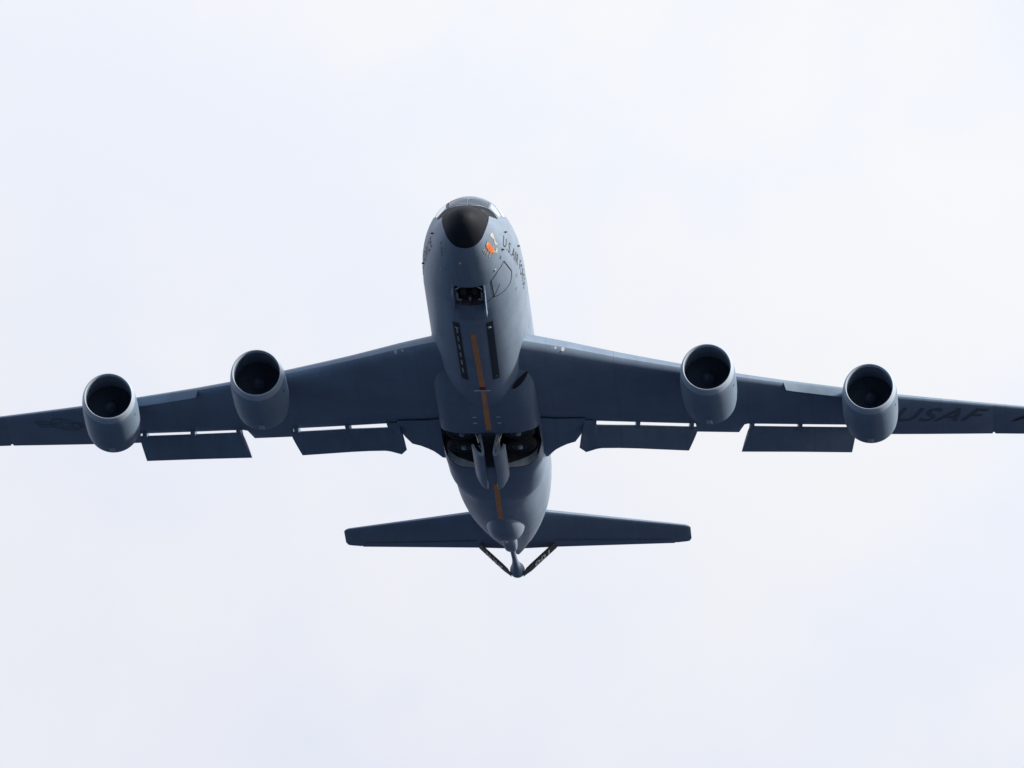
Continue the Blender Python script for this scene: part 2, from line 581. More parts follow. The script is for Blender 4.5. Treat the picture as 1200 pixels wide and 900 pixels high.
# small stencil plates under the cockpit
for s, t, l, wd in [(1.47, -118.5, .12, 5), (1.66, -124.5, .16, 3.0), (1.80, -128.5, .14, 3), (1.93, -131.5, .10, 2.5), (2.68, 119.3, .14, 4.5), (5.0, 111, .2, 3.5), (5.7, 118, .16, 3)]:
    bm = bmesh.new()
    for k in range(3):
        ribbon(bm, [(s + k * 0.06 - .05, t - wd / 2), (s + k * 0.06, t + wd / 2)], 0.022)
    obj('stencil', bm, M['ink'], fuselage, 60)

# nose art, port side: an orange body with pale wing and feet
art = bmesh.new()


def art_poly(pts, mi, off):
    bm2 = bmesh.new()
    vs = [bm2.verts.new((s, radians(t) * 1.3, 0)) for s, t in pts]
    bm2.faces.new(vs)
    bmesh.ops.triangulate(bm2, faces=bm2.faces)
    bmesh.ops.subdivide_edges(bm2, edges=bm2.edges, cuts=3, use_grid_fill=True)
    mp = {}
    for v in bm2.verts:
        mp[v] = art.verts.new(on(v.co.x, v.co.y / 1.3, off))
    for f in bm2.faces:
        art.faces.new([mp[v] for v in f.verts]).material_index = mi
    bm2.free()


art_poly([(1.22, 120.6), (1.36, 123.6), (1.52, 120.9), (1.66, 122.6), (1.84, 120.4), (1.92, 122.4), (2.12, 121.4), (2.02, 124.8), (2.08, 127.2), (1.95, 128.2), (1.92, 132.6), (1.80, 130.8), (1.70, 134.0), (1.60, 131.8), (1.48, 134.4), (1.42, 131.0), (1.30, 129.2), (1.33, 125.4)], 0, 0.012)
art_poly([(1.25, 104.5), (1.43, 101.0), (1.57, 104.1), (1.66, 107.5), (1.60, 110), (1.47, 110.5), (1.29, 109.9)], 1, 0.010)
art_poly([(1.57, 107), (1.66, 107.5), (1.86, 110.2), (2.05, 108.2), (2.02, 111), (1.93, 113.8), (1.72, 112.6)], 1, 0.011)
art_poly([(1.27, 122.2), (1.37, 124.4), (1.45, 131.4), (1.38, 132.5), (1.32, 128)], 1, 0.018)
art_poly([(2.02, 121.4), (2.12, 122), (2.09, 125), (2.0, 124.4)], 1, 0.018)
for a, b in [((1.45, 143.6), (1.45, 137.5)), ((1.59, 143.0), (1.56, 136.5)), ((1.74, 140.2), (1.69, 134.5)), ((1.96, 137.5), (1.88, 131.5))]:
    art_poly([a, (a[0] + .06, a[1] - .8), (b[0] + .045, b[1]), b], 1, 0.014)
art_poly([(2.06, 115.5), (2.2, 114.8), (2.31, 119.6), (2.14, 123.2)], 2, 0.010)
obj('nose_art', art, [M['art_orange'], M['art_white'], M['green']], fuselage, 60)

# probes, aerials, drains
def blade(name, s, t, length, height, mat, th=0.02, rake=0.05):
    bm = bmesh.new()
    n = surf_n(s, radians(t)); p = surf(s, radians(t)) - n * 0.02
    yv = Vector((0, 1, 0)); yv = (yv - n * yv.dot(n)).normalized(); xv = yv.cross(n)
    r = []
    for h, l0, l1 in ((0, 0, length), (height, rake, length * 0.8)):
        r.append([p + n * h + yv * l0, p + n * h + yv * (l0 + l1) / 2 + xv * th, p + n * h + yv * l1, p + n * h + yv * (l0 + l1) / 2 - xv * th])
    loft(bm, r)
    return obj(name, bm, mat, fuselage)


for s, t in [(2.62, 82.3), (2.50, 108.4), (2.16, -88), (4.6, 84), (4.6, -100)]:
    blade('probe', s, t, 0.20, 0.10, M['dark'], 0.018)
for s, t in [(1.88, -169.8), (2.8, -137.1), (2.92, 136.8)]:
    bm = bmesh.new()
    n = surf_n(s, radians(t)); p = on(s, radians(t), 0.0)
    tube(bm, [p - n * .02, p + n * .03, p + n * .045], [0.035, 0.035, 0.02], 10)
    obj('beacon', bm, M['pale'], fuselage)
for sg in (-1, 1):
    bm = bmesh.new()
    ribbon(bm, [(7.22, sg * 128), (7.38, sg * 149)], 0.035, 0.012)
    obj('pale_strip', bm, M['pale'], fuselage, 60)


def belly(x, s, off):
    hit, n, i, d = bvh_f.ray_cast(Vector((x, s, -6)), Vector((0, 0, 1)))
    return hit + Vector((0, 0, -off))


def belly_sheet(bm, xa, xb, s0, s1, w0, w1=None, off=0.008, mat=0, nu=4, nv=None):
    w1 = w0 if w1 is None else w1
    nv = nv or max(3, int((s1 - s0) / 0.18))
    rows = []
    for j in range(nv + 1):
        f = j / nv; s = s0 + (s1 - s0) * f; xc = xa + (xb - xa) * f; ww = w0 + (w1 - w0) * f
        rows.append([bm.verts.new(belly(xc + (i / nu - .5) * ww, s, off)) for i in range(nu + 1)])
    for a, b in zip(rows, rows[1:]):
        for i in range(nu):
            bm.faces.new((a[i], a[i + 1], b[i + 1], b[i])).material_index = mat


# orange alignment stripe along the belly
bm = bmesh.new()
belly_sheet(bm, -0.03, 0.03, 7.15, 12.55, 0.20)
belly_sheet(bm, 0.03, 0.03, 12.55, 12.85, 0.22, off=0.009, mat=1)
belly_sheet(bm, 0.03, 0.04, 12.9, 16.95, 0.20)
obj('belly_stripe', bm, [M['orange'], M['red']], fuselage, 60)
bm = bmesh.new()
belly_sheet(bm, 0.0, -0.05, 22.9, 27.8, 0.20)
obj('belly_stripe', bm, M['orange'], fuselage, 60)
bm = bmesh.new()
tube(bm, [belly(-.30, 12.95, .03), belly(.30, 12.95, .03)], 0.025, 6)
tube(bm, [belly(0.0, 13.0, .03), belly(0.0, 14.6, .03)], 0.02, 6)
obj('drain_line', bm, M['steel'], fuselage)
# boom director light rows
for sg in (-1, 1):
    bm = bmesh.new()
    belly_sheet(bm, sg * 0.60, sg * 0.57, 6.30, 11.95, 0.24, off=0.012)
    belly_sheet(bm, sg * 0.60, sg * 0.57, 6.45, 11.8, 0.17, off=0.016)
    pan = obj('director_light_panel', bm, M['panel'], fuselage, 60)
    if sg < 0:
        for k in range(6):
            s = 6.75 + k * 0.80
            bm = bmesh.new()
            belly_sheet(bm, -0.595, -0.585, s, s + 0.46, 0.045, off=0.024)
            if k == 0:
                belly_sheet(bm, -0.595, -0.595, s - .08, s + 0.02, 0.14, off=0.024)
            obj('light_strip', bm, M['hub'], fuselage, 60)
    for s in ((11.65,) if sg < 0 else (6.72, 11.62)):
        p = belly(sg * 0.57, s, 0.02)
        bm = bmesh.new()
        lathe(bm, [(0.0, 0.075), (-0.02, 0.062), (-0.02, 0.04), (-0.008, 0.034)], p, 'Z', 16)
        obj('director_lamp', bm, M['pale' if s < 7 else 'dish'], fuselage)
# belly aerials on the fairing
for x in (-0.42, 0.46):
    for s in (15.6, 16.2):
        bm = bmesh.new()
        p = belly(x, s, 0)
        box(bm, (p.x - .07, p.y - .02, p.z - .035), (p.x + .07, p.y + .02, p.z + .02))
        obj('belly_fitting', bm, M['pale'], fuselage)

# ------------------------------------------------------------------ wings
def wz(x):
    return -1.15 + 0.125 * (x - 1.83) + 0.0012 * max(0, x - 1.83) ** 2


W_LE = lin([(1.1, 10.75), (1.5, 11.0), (1.77, 11.2), (3.03, 12.32), (4.88, 14.1), (7.0, 16.02), (9.1, 17.9), (10.74, 19.28), (12.8, 20.92), (14.88, 22.6), (19.5, 26.05), (20.2, 26.6)])
W_TE = lin([(1.1, 20.0), (1.5, 20.2), (7.43, 23.0), (8.96, 23.72), (14.75, 26.55), (18.36, 28.22), (19.5, 28.82), (20.2, 29.15)])
W_CUT = lin([(1.1, 16.8), (1.62, 18.95), (3.83, 19.95), (7.19, 21.69), (9.72, 22.82), (12.95, 24.40), (13.6, 24.75)])
TAU = lin([(1.5, 0.135), (8, 0.115), (20, 0.10)])
NC, NT = 16, 4


def naca(t):
    return 5 * (0.2969 * sqrt(t) - 0.126 * t - 0.3516 * t * t + 0.2843 * t ** 3 - 0.1036 * t ** 4)


def wing_pt(x, t, up, te=None, z_off=0.0):
    le = W_LE(x); c = (te or W_TE(x)) - le
    y = naca(t) * TAU(x) * c
    z = wz(x) + z_off + (1.22 * y if up else -0.80 * y) - 0.06 * t - 0.012 * c * (1 - t) ** 6
    return (x, le + t * c - 0.028 * c * (1 - t) ** 8, z)


def wing_section(x, full, sg, te=None):
    le, c = W_LE(x), (te or W_TE(x)) - W_LE(x)
    tc_ = (W_CUT(min(x, 13.5)) - le) / c if x < 13.6 else 0.76
    ts = [tc_ * (0.5 - 0.5 * cos(pi * i / NC)) for i in range(NC + 1)]
    pts = [wing_pt(x, t, True, te) for t in ts[::-1]] + [wing_pt(x, t, False, te) for t in ts[1:]]
    lo, hi = Vector(pts[-1]), Vector(pts[0])
    if full:
        tt = [tc_ + (1 - tc_) * i / NT for i in range(1, NT + 1)]
        pts += [wing_pt(x, t, False, te) for t in tt] + [wing_pt(x, t, True, te) for t in tt[-2::-1]]
    else:
        n = 2 * NT - 1
        pts += [tuple(lo.lerp(hi, i / (n + 1))) for i in range(1, n + 1)]
    return [(sg * p[0], p[1], p[2]) for p in pts]


wings = {}
for sg in (1, -1):
    secs = [(1.1, 0, None), (1.4, 0, None), (1.66, 0, None), (2.3, 0, None), (3.03, 0, None), (4.0, 0, None), (4.88, 0, None), (6.0, 0, None), (7.0, 0, None), (7.40, 0, None), (7.43, 1, None), (8.2, 1, None), (8.96, 1, None),
            (9.32, 0, None), (10.0, 0, None), (10.74, 0, None), (11.8, 0, None), (12.8, 0, None), (13.25, 0, None), (13.29, 1, None), (14.0, 1, None), (14.88, 1, None), (16, 1, None), (17.2, 1, None),
            (18.30, 1, None), (18.33, 1, W_TE(18.33) - .16), (18.38, 1, W_TE(18.38) - .16), (18.42, 1, None), (19.2, 1, None), (19.55, 1, None)]
    rings = [wing_section(x, f, sg, te) for x, f, te in secs]
    for dx, k in ((0.18, 0.9), (0.30, 0.65), (0.36, 0.25)):   # rounded tip
        x = 19.55 + dx
        r = wing_section(x, 1, sg)
        mid = [(p[0], p[1], wz(x) - 0.03) for p in r]
        ymid = (W_LE(x) + W_TE(x)) / 2 + 0.3
        kk = 0.7 + 0.3 * k
        rings.append([(a[0], ymid + (a[1] - ymid) * kk, b[2] + (a[2] - b[2]) * k) for a, b in zip(r, mid)])
    bm = bmesh.new()
    loft(bm, rings)
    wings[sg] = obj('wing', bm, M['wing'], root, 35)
bvh_w = {sg: BVHTree.FromPolygons([v.co.copy() for v in wings[sg].data.vertices], [tuple(p.vertices) for p in wings[sg].data.polygons]) for sg in wings}


def foil(le, te, thick, drop=0.0, n=9, bulge=1.0):
    """closed airfoil loop from a leading to a trailing point; thickness upright"""
    le, te = Vector(le), Vector(te)
    d = te - le
    side = Vector((0, 0, 1)) - d * (d.z / d.length_squared)
    side.normalize()
    ts = [0.5 - 0.5 * cos(pi * i / n) for i in range(n + 1)]
    f = lambda t: naca(t) * thick * (1 if t < 1 else 1)
    up = [le + d * t + side * f(t) * 1.25 for t in ts[::-1]]
    lo = [le + d * t - side * f(t) * 0.55 for t in ts[1:-1]]
    return up + lo


FLAP_IN = [((3.40, 19.55, -1.22), (3.17, 20.95, -1.78), 0.20), ((3.50, 19.60, -1.20), (3.39, 21.53, -1.75), 0.24), ((3.62, 19.64, -1.18), (3.58, 21.46, -1.72), 0.24), ((3.78, 19.75, -1.17), (3.76, 21.36, -1.70), 0.24),
           ((3.84, 20.18, -1.18), (3.86, 21.33, -1.69), 0.24), ((4.0, 20.25, -1.16), (3.99, 21.31, -1.68), 0.24), ((4.6, 20.52, -1.08), (4.6, 21.60, -1.58), 0.24), ((5.31, 20.84, -0.98), (5.25, 21.95, -1.48), 0.24), ((7.52, 21.94, -0.67), (7.13, 22.90, -1.25), 0.22)]
FLAP_OUT = [((9.42, 22.74, -0.37), (9.05, 23.82, -0.99), 0.20), ((11.3, 23.64, -0.10), (11.1, 24.72, -0.70), 0.20), ((13.30, 24.60, 0.20), (13.10, 25.72, -0.39), 0.18)]
FILLET = [((1.70, 18.5, -1.50), (1.78, 21.45, -1.52), 0.16), ((1.80, 18.54, -1.48), (1.80, 21.60, -1.52), 0.16), ((1.86, 18.56, -1.46), (1.84, 22.66, -1.50), 0.16), ((1.95, 18.6, -1.46), (1.95, 22.62, -1.50), 0.16),
          ((2.1, 18.7, -1.42), (2.1, 22.30, -1.48), 0.16), ((2.25, 18.8, -1.41), (2.25, 22.02, -1.46), 0.16), ((2.45, 18.9, -1.38), (2.45, 21.78, -1.44), 0.16), ((2.70, 19.0, -1.34), (2.70, 21.56, -1.41), 0.16), ((2.98, 19.1, -1.30), (3.0, 21.40, -1.38), 0.14), ((3.24, 19.2, -1.27), (3.22, 20.78, -1.34), 0.12), ((3.46, 19.3, -1.23), (3.31, 20.46, -1.31), 0.10)]
for sg in (1, -1):
    W = wings[sg]
    mir = lambda p: (sg * p[0], p[1], p[2])
    for name, tab in (('flap', FLAP_IN), ('flap', FLAP_OUT), ('fillet_flap', FILLET)):
        bm = bmesh.new()
        loft(bm, [foil(mir(a), mir(b), t) for a, b, t in tab])
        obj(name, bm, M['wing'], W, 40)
    # flap tracks bridge the slot
    for x in (3.78, 5.36, 7.30, 9.50, 11.25, 13.1):
        y0 = W_CUT(x) - 0.25
        bm = bmesh.new()
        wd = 0.075
        zt = wz(x) - 0.06
        prof = [(y0, zt), (y0 + .05, zt - .24), (y0 + 0.62, zt - 0.36), (y0 + 1.0, zt - 0.52), (y0 + 1.0, zt - 0.36), (y0 + 0.5, zt)]
        sk = -0.12
        loft(bm, [[(sg * (x - wd + sk * (y - y0)), y, z) for y, z in prof], [(sg * (x + wd + sk * (y - y0)), y, z) for y, z in prof]])
        obj('flap_track', bm, M['wing'], W)
    # drooped leading-edge flap between the engines
    bm = bmesh.new()
    rings = []
    for k in range(8):
        x = 10.72 + (13.35 - 10.72) * k / 7
        le = W_LE(x)
        a = Vector((x, le - 0.14, wz(x) - 0.03)); b = Vector((x + (0.10 if k == 0 else 0.0), le + 0.01, wz(x) - 0.30))
        rings.append([mir(a), mir(a + Vector((0, -.03, -.01))), mir(a.lerp(b, .5) + Vector((0, -.05, 0))), mir(b + Vector((0, -.02, 0))), mir(b + Vector((0, .02, 0))), mir(a + Vector((0, .05, -0.02)))])
    loft(bm, rings)
    obj('leading_edge_flap', bm, M['cowl'], W, 50)

    def wdrop(bm, off=0.012, sgn=sg):
        for v in bm.verts:
            h, n, i, d = bvh_w[sgn].ray_cast(Vector((v.co.x, v.co.y, -8)), Vector((0, 0, 1)))
            v.co.z = (h.z if h else wz(abs(v.co.x))) - off
    # landing lights in the leading edge
    for dx, r in ((0.0, 0.10), (0.26, 0.06)):
        x = sg * (3.08 if sg < 0 else 2.95) - (0 if sg < 0 else 0) + (dx if sg < 0 else -dx)
        h, n, i, d = bvh_w[sg].ray_cast(Vector((x, 5, wz(abs(x)) - 0.17)), Vector((0, 1, 0)))
        bm = bmesh.new()
        tube(bm, [h - n * .02, h + n * 0.004, h + n * 0.008], [r * .8, r * .8, r * .5], 16)
        obj('landing_light', bm, M['pale'], W)
# wing lettering: letters lie in the wing plane with their feet aft
bm = text_mesh('USAF', 1.0, 1.12, 1.0, 0.012, 3)
xs = [v.co.x for v in bm.verts]; x0, x1 = min(xs), max(xs)
ys = [v.co.y for v in bm.verts]; yh = max(ys)
for v in bm.verts:
    u = (v.co.x - x0) / (x1 - x0); h = v.co.y / yh
    # parallelogram on the wing: feet (14.62,24.75)->(17.55,26.2); heads (15.1,23.5)->(18.25,25.3)
    fx, fy = 14.62 + (17.60 - 14.62) * u, 24.72 + (26.20 - 24.72) * u
    hx, hy = 15.05 + (18.25 - 15.05) * u, 23.42 + (25.28 - 23.42) * u
    v.co = (fx + (hx - fx) * h, fy + (hy - fy) * h, 0)
wdrop(bm, 0.012, 1)
obj('lettering', bm, M['wmark'], wings[1], 60)
bm = bmesh.new()
for q in ([(19.0, 27.0), (19.25, 26.72), (19.5, 26.6), (19.5, 26.9), (19.2, 27.02)],):
    bm.faces.new([bm.verts.new((x, y, 0)) for x, y in q])
wdrop(bm, 0.012, 1)
obj('walkway_mark', bm, M['dark'], wings[1], 60)
# national insignia outline under the starboard wing
bm = bmesh.new()


def stroke(bm, pts, wd, closed=True):
    n = len(pts)
    pts = [Vector((p[0], p[1], 0)) for p in pts]
    for i in range(n if closed else n - 1):
        a, b = pts[i], pts[(i + 1) % n]
        m_ = 4
        d = (b - a).normalized(); s_ = Vector((-d.y, d.x, 0)) * wd / 2
        vs = [(bm.verts.new(a.lerp(b, k / m_) + s_), bm.verts.new(a.lerp(b, k / m_) - s_)) for k in range(m_ + 1)]
        for p, q in zip(vs, vs[1:]):
            bm.faces.new((p[0], p[1], q[1], q[0]))


ic = Vector((-16.05, 24.62, 0)); ax = Vector((-1.0, 0.40, 0)).normalized(); ay = Vector((0.40, 1.0, 0)).normalized()
loc2 = lambda u, v: tuple(ic + ax * u + ay * v)
stroke(bm, [loc2(0.55 * cos(t * pi / 12), 0.55 * sin(t * pi / 12)) for t in range(24)], 0.06)
star = [loc2((0.50 if k % 2 == 0 else 0.2) * sin(k * pi / 5), -(0.50 if k % 2 == 0 else 0.2) * cos(k * pi / 5)) for k in range(10)]
stroke(bm, star, 0.05)
for s_ in (-1, 1):
    stroke(bm, [loc2(s_ * 0.56, -0.24), loc2(s_ * 1.15, -0.24), loc2(s_ * 1.15, 0.24), loc2(s_ * 0.56, 0.24)], 0.06)
    stroke(bm, [loc2(s_ * 0.56, 0.0), loc2(s_ * 1.12, 0.0)], 0.10, False)
wdrop(bm, 0.012, -1)
obj('insignia', bm, M['faint'], wings[-1], 60)

# ------------------------------------------------------------------ engines
def make_engine():
    bm = bmesh.new()
    outer = [(0.36, 0.962), (0.38, 0.972), (0.7, 0.998), (1.2, 1.014), (1.9, 1.018), (2.6, 1.01), (3.15, 0.985), (3.5, 0.95), (3.5, 0.91)]
    lathe(bm, outer, (0, 0, 0), n=72)
    e = obj('engine_nacelle', bm, M['cowl'], root, 40)
    bm = bmesh.new()
    lathe(bm, [(0.36, 0.969), (0.22, 0.950), (0.10, 0.922), (0.045, 0.903), (0.01, 0.883), (0.0, 0.868), (0.012, 0.853), (0.05, 0.842), (0.16, 0.832)], (0, 0, 0), n=72)
    obj('inlet_lip', bm, M['lip'], e, 60)
    bm = bmesh.new()
    lathe(bm, [(0.16, 0.832), (0.45, 0.836), (0.80, 0.85), (0.80, 0.870), (0.88, 0.870), (0.88, 0.855), (1.45, 0.865)], (0, 0, 0), n=72)
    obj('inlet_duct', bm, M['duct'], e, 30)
    bm = bmesh.new()
    for k in range(38):
        a = 2 * pi * k / 38
        rows = []
        for r, hw, tw in ((0.24, 0.035, 0.5), (0.5, 0.05, 0.8), (0.85, 0.065, 1.05)):
            d = Vector((-sin(a) * sin(tw), cos(tw), cos(a) * sin(tw)))
            c = Vector((cos(a) * r, 1.30, sin(a) * r))
            rows.append((bm.verts.new(c - d * hw * 1.6), bm.verts.new(c + d * hw * 1.6)))
        for p, q in zip(rows, rows[1:]):
            bm.faces.new((p[0], p[1], q[1], q[0]))
    lathe(bm, [(1.42, 0.87), (1.42, 0.05)], (0, 0, 0), n=40, cap1=True)
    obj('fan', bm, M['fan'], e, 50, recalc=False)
    bm = bmesh.new()
    lathe(bm, [(0.92, 0.01), (0.95, 0.05), (1.05, 0.13), (1.2, 0.23), (1.35, 0.27)], (0, 0, 0), n=32, cap0=True)
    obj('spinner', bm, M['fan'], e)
    bm = bmesh.new()
    lathe(bm, [(2.6, 0.90), (3.4, 0.72), (4.2, 0.58), (4.7, 0.50), (4.7, 0.44), (4.3, 0.42)], (0, 0, 0), n=48, cap0=True)
    obj('core_cowl', bm, M['hot'], e)
    bm = bmesh.new()
    lathe(bm, [(4.2, 0.34), (4.7, 0.30), (5.1, 0.16), (5.25, 0.03)], (0, 0, 0), n=32, cap0=True, cap1=True)
    obj('exhaust_cone', bm, M['hot'], e)
    bm = bmesh.new()      # drain mast under the cowl's tail
    loft(bm, [[(-.16, 2.85, -.98), (.10, 2.85, -.98), (.12, 3.40, -.94), (-.12, 3.40, -.94)], [(-.10, 3.0, -1.018), (.06, 3.0, -1.018), (.07, 3.36, -.99), (-.09, 3.36, -.99)]])
    obj('drain_mast', bm, M['pale'], e)
    bm = bmesh.new()
    a = radians(112)
    n = Vector((sin(a), 0, cos(a)))
    p = n * 1.005 + Vector((0, 0.95, 0))
    tube(bm, [p - n * .03, p + n * .004], 0.055, 12)
    obj('cowl_vent', bm, M['seam'], e)
    bm = bmesh.new()      # pylon from the cowl's back to the wing's leading edge
    rings = []
    for y, z0, z1, hw in ((0.9, 0.95, 1.04, 0.06), (1.5, 0.92, 1.20, 0.15), (2.4, 0.9, 1.36, 0.19), (3.6, 0.55, 1.46, 0.19), (4.6, 0.4, 1.44, 0.17), (6.2, 0.75, 1.36, 0.10), (7.0, 1.0, 1.3, 0.04)):
        rings.append([(-hw, y, z0), (hw, y, z0), (hw, y, (z0 + z1) / 2), (hw * .7, y, z1), (-hw * .7, y, z1), (-hw, y, (z0 + z1) / 2)])
    loft(bm, rings)
    obj('pylon', bm, M['cowl'], e)
    return e


eng0 = make_engine()
for i, (x, y, z) in enumerate([(8.14, 12.55, -1.75), (-8.16, 12.55, -1.75), (13.90, 17.58, -0.75), (-13.96, 17.58, -0.75)]):
    if i == 0:
        e = eng0
    else:
        e = eng0.copy(); C.objects.link(e)
        for ch in list(eng0.children):
            c = ch.copy(); C.objects.link(c); c.parent = e
    e.location = (x, y, z)
    e.rotation_euler.z = radians(1.0) if x < -10 else 0.0
wings[-1].scale.x = 1.0055

# ------------------------------------------------------------------ tail
T_LE = lin([(0.6, 34.25), (1.39, 34.85), (3.18, 36.1), (6.58, 38.45)])
T_TE = lin([(0.6, 38.64), (1.43, 38.84), (6.0, 40.20), (6.58, 40.25)])
tz = lambda x: 0.45 + 0.125 * x
for sg in (1, -1):
    rings = []
    for x, te in [(0.12, 0), (0.5, 0), (1.4, 0), (3.2, 0), (5.0, 0), (5.98, 0), (6.0, -.05), (6.03, -.05), (6.05, 0.0), (6.45, 0.0), (6.56, 0.0), (6.64, 0)]:
        le = T_LE(x); t = T_TE(x) + te - (0.05 if x > 6.02 else 0)
        k = 1.0
        if x > 6.5:
            le += 0.04 if x < 6.6 else 0.20; t -= 0.04 if x < 6.6 else 0.30; k = 0.85 if x < 6.6 else 0.35
        rings.append(foil((sg * x, le, tz(x)), (sg * x, t, tz(x) - .02), 0.11 * (t - le) * k, n=12))
    bm = bmesh.new()
    loft(bm, rings)
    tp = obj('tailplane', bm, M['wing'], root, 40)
    bm = bmesh.new()
    rings = []
    for x in (1.5, 3.5, 5.9):
        a, b = T_LE(x), T_TE(x)
        y = b - (b - a) * 0.26
        z = tz(x) - 0.105 * (b - a) * 0.55 * 0.42
        rings.append([(sg * x, y, z - .012), (sg * x, y + .03, z - .012), (sg * x, y + .03, z + .03), (sg * x, y, z + .03)])
    loft(bm, rings)
    obj('elevator_hinge', bm, M['ink'], tp)
bm = bmesh.new()
rings = []
for z, le, te in ((1.2, 30.6, 39.3), (2.4, 32.6, 39.5), (5.0, 35.1, 40.2), (8.2, 38.2, 41.2), (8.5, 38.7, 41.2)):
    n = 12
    c = te - le
    ts = [0.5 - 0.5 * cos(pi * i / n) for i in range(n + 1)]
    y = lambda t: naca(t) * 0.10 * c * (0.4 if z > 8.3 else 1)
    rings.append([(y(t), le + t * c, z) for t in ts[::-1]] + [(-y(t), le + t * c, z) for t in ts[1:-1]])
loft(bm, rings)
obj('tail_fin', bm, M['wing'], root, 40)

# ------------------------------------------------------------------ boom operator's pod and refuelling boom
bm = bmesh.new()
rings = []
for s, wv, zb, zt in ((27.6, 0.35, -2.16, -1.9), (28.0, 0.52, -2.22, -1.7), (28.6, 0.66, -2.26, -1.5), (29.4, 0.74, -2.26, -1.35), (30.1, 0.75, -2.17, -1.25), (30.7, 0.70, -2.00, -1.2), (31.1, 0.60, -1.82, -1.15), (31.4, 0.44, -1.62, -1.1)):
    ring = []
    for k in range(33):
        t = pi * k / 32
        c, si = cos(t), sin(t)
        ring.append((wv * math.copysign(abs(c) ** 0.85, c), s, zt - (zt - zb) * si ** 0.85))
    rings.append(ring)
loft(bm, rings)
pod = obj('boom_operator_pod', bm, M['body'], root, 40)
bm = bmesh.new()
tube(bm, [(0.03, 30.2, -2.17), (0.03, 30.2, -2.22)], 0.035, 10)
obj('beacon', bm, M['lens'], pod)
bm = bmesh.new()
rings = []
BX = 0.03
for s, wv, zb, zt in ((30.9, 0.30, -1.92, -1.3), (31.6, 0.295, -1.76, -1.2), (32.4, 0.285, -1.62, -1.1), (33.1, 0.265, -1.50, -1.0), (33.6, 0.235, -1.39, -0.98), (33.9, 0.19, -1.30, -1.0), (34.05, 0.12, -1.22, -1.05)):
    zc = (zb + zt) / 2
    rings.append([(BX + wv * math.copysign(abs(cos(2 * pi * k / 24)) ** 0.7, cos(2 * pi * k / 24)), s, zc + (zt - zb) / 2 * math.copysign(abs(sin(2 * pi * k / 24)) ** 0.7, sin(2 * pi * k / 24))) for k in range(24)])
loft(bm, rings)
boom = obj('refuelling_boom', bm, M['body'], root, 40)
bm = bmesh.new()
bl = lambda s: (BX + 0.0 * s, s, -1.14 + (s - 33.4) * 0.137)
tube(bm, [bl(33.4), bl(35), bl(36.2), bl(36.9), bl(37.5), bl(37.9), bl(38.3), bl(38.55), bl(38.75), bl(38.85)],
     [0.115, 0.10, 0.10, 0.125, 0.175, 0.23, 0.28, 0.29, 0.24, 0.1], 28)
obj('boom_tube', bm, M['cowl'], boom, 50)
for sg in (1, -1):
    def rv(d, t):   # span fraction from the boom outwards, chord fraction
        x = 0.28 + 1.50 * d; z = -0.62 + 1.50 * d
        y = 37.95 + 0.12 * d + t * 0.82
        return Vector((BX + sg * x, y, z))
    bm = bmesh.new()
    loft(bm, [foil(rv(-0.035, .34), rv(-0.035, .80), 0.05), foil(rv(0.05, 0.04), rv(0.05, .86), 0.08), foil(rv(0.16, 0), rv(0.16, 1), 0.09), foil(rv(0.70, 0), rv(.80, 1), 0.07), foil(rv(0.73, .06), rv(0.83, .92), 0.04)])
    r = obj('ruddevator', bm, M['dark'], boom, 40)
    txt = '100' if sg > 0 else 'ARW'
    bm = text_mesh(txt, 0.40, 1.12 if sg > 0 else 1.5, 1.0, 0.016, 1)
    xs = [v.co.x for v in bm.verts]; x0, x1 = min(xs), max(xs)
    nrm = Vector((sg * 1.5, 0, -1.5)).normalized()
    for v in bm.verts:
        u = (v.co.x - x0) / (x1 - x0); h = v.co.y / 0.29
        d = 0.62 - 0.37 * u if sg > 0 else 0.16 + 0.46 * u
        v.co = rv(d, 0.24 + 0.58 * h) + nrm * 0.04
    obj('lettering', bm, M['white'], r, 60)

# ------------------------------------------------------------------ landing gear bays
def wheel_z(name, x, y, z, parent):
    bm = bmesh.new()
    lathe(bm, [(-.20, .34), (-.21, .46), (-.17, .56), (-.06, .61), (.06, .61), (.17, .56), (.21, .46), (.20, .34)], (x, y, z), 'Z', 40)
    t = obj(name, bm, M['tyre'], parent, 40)
    return t


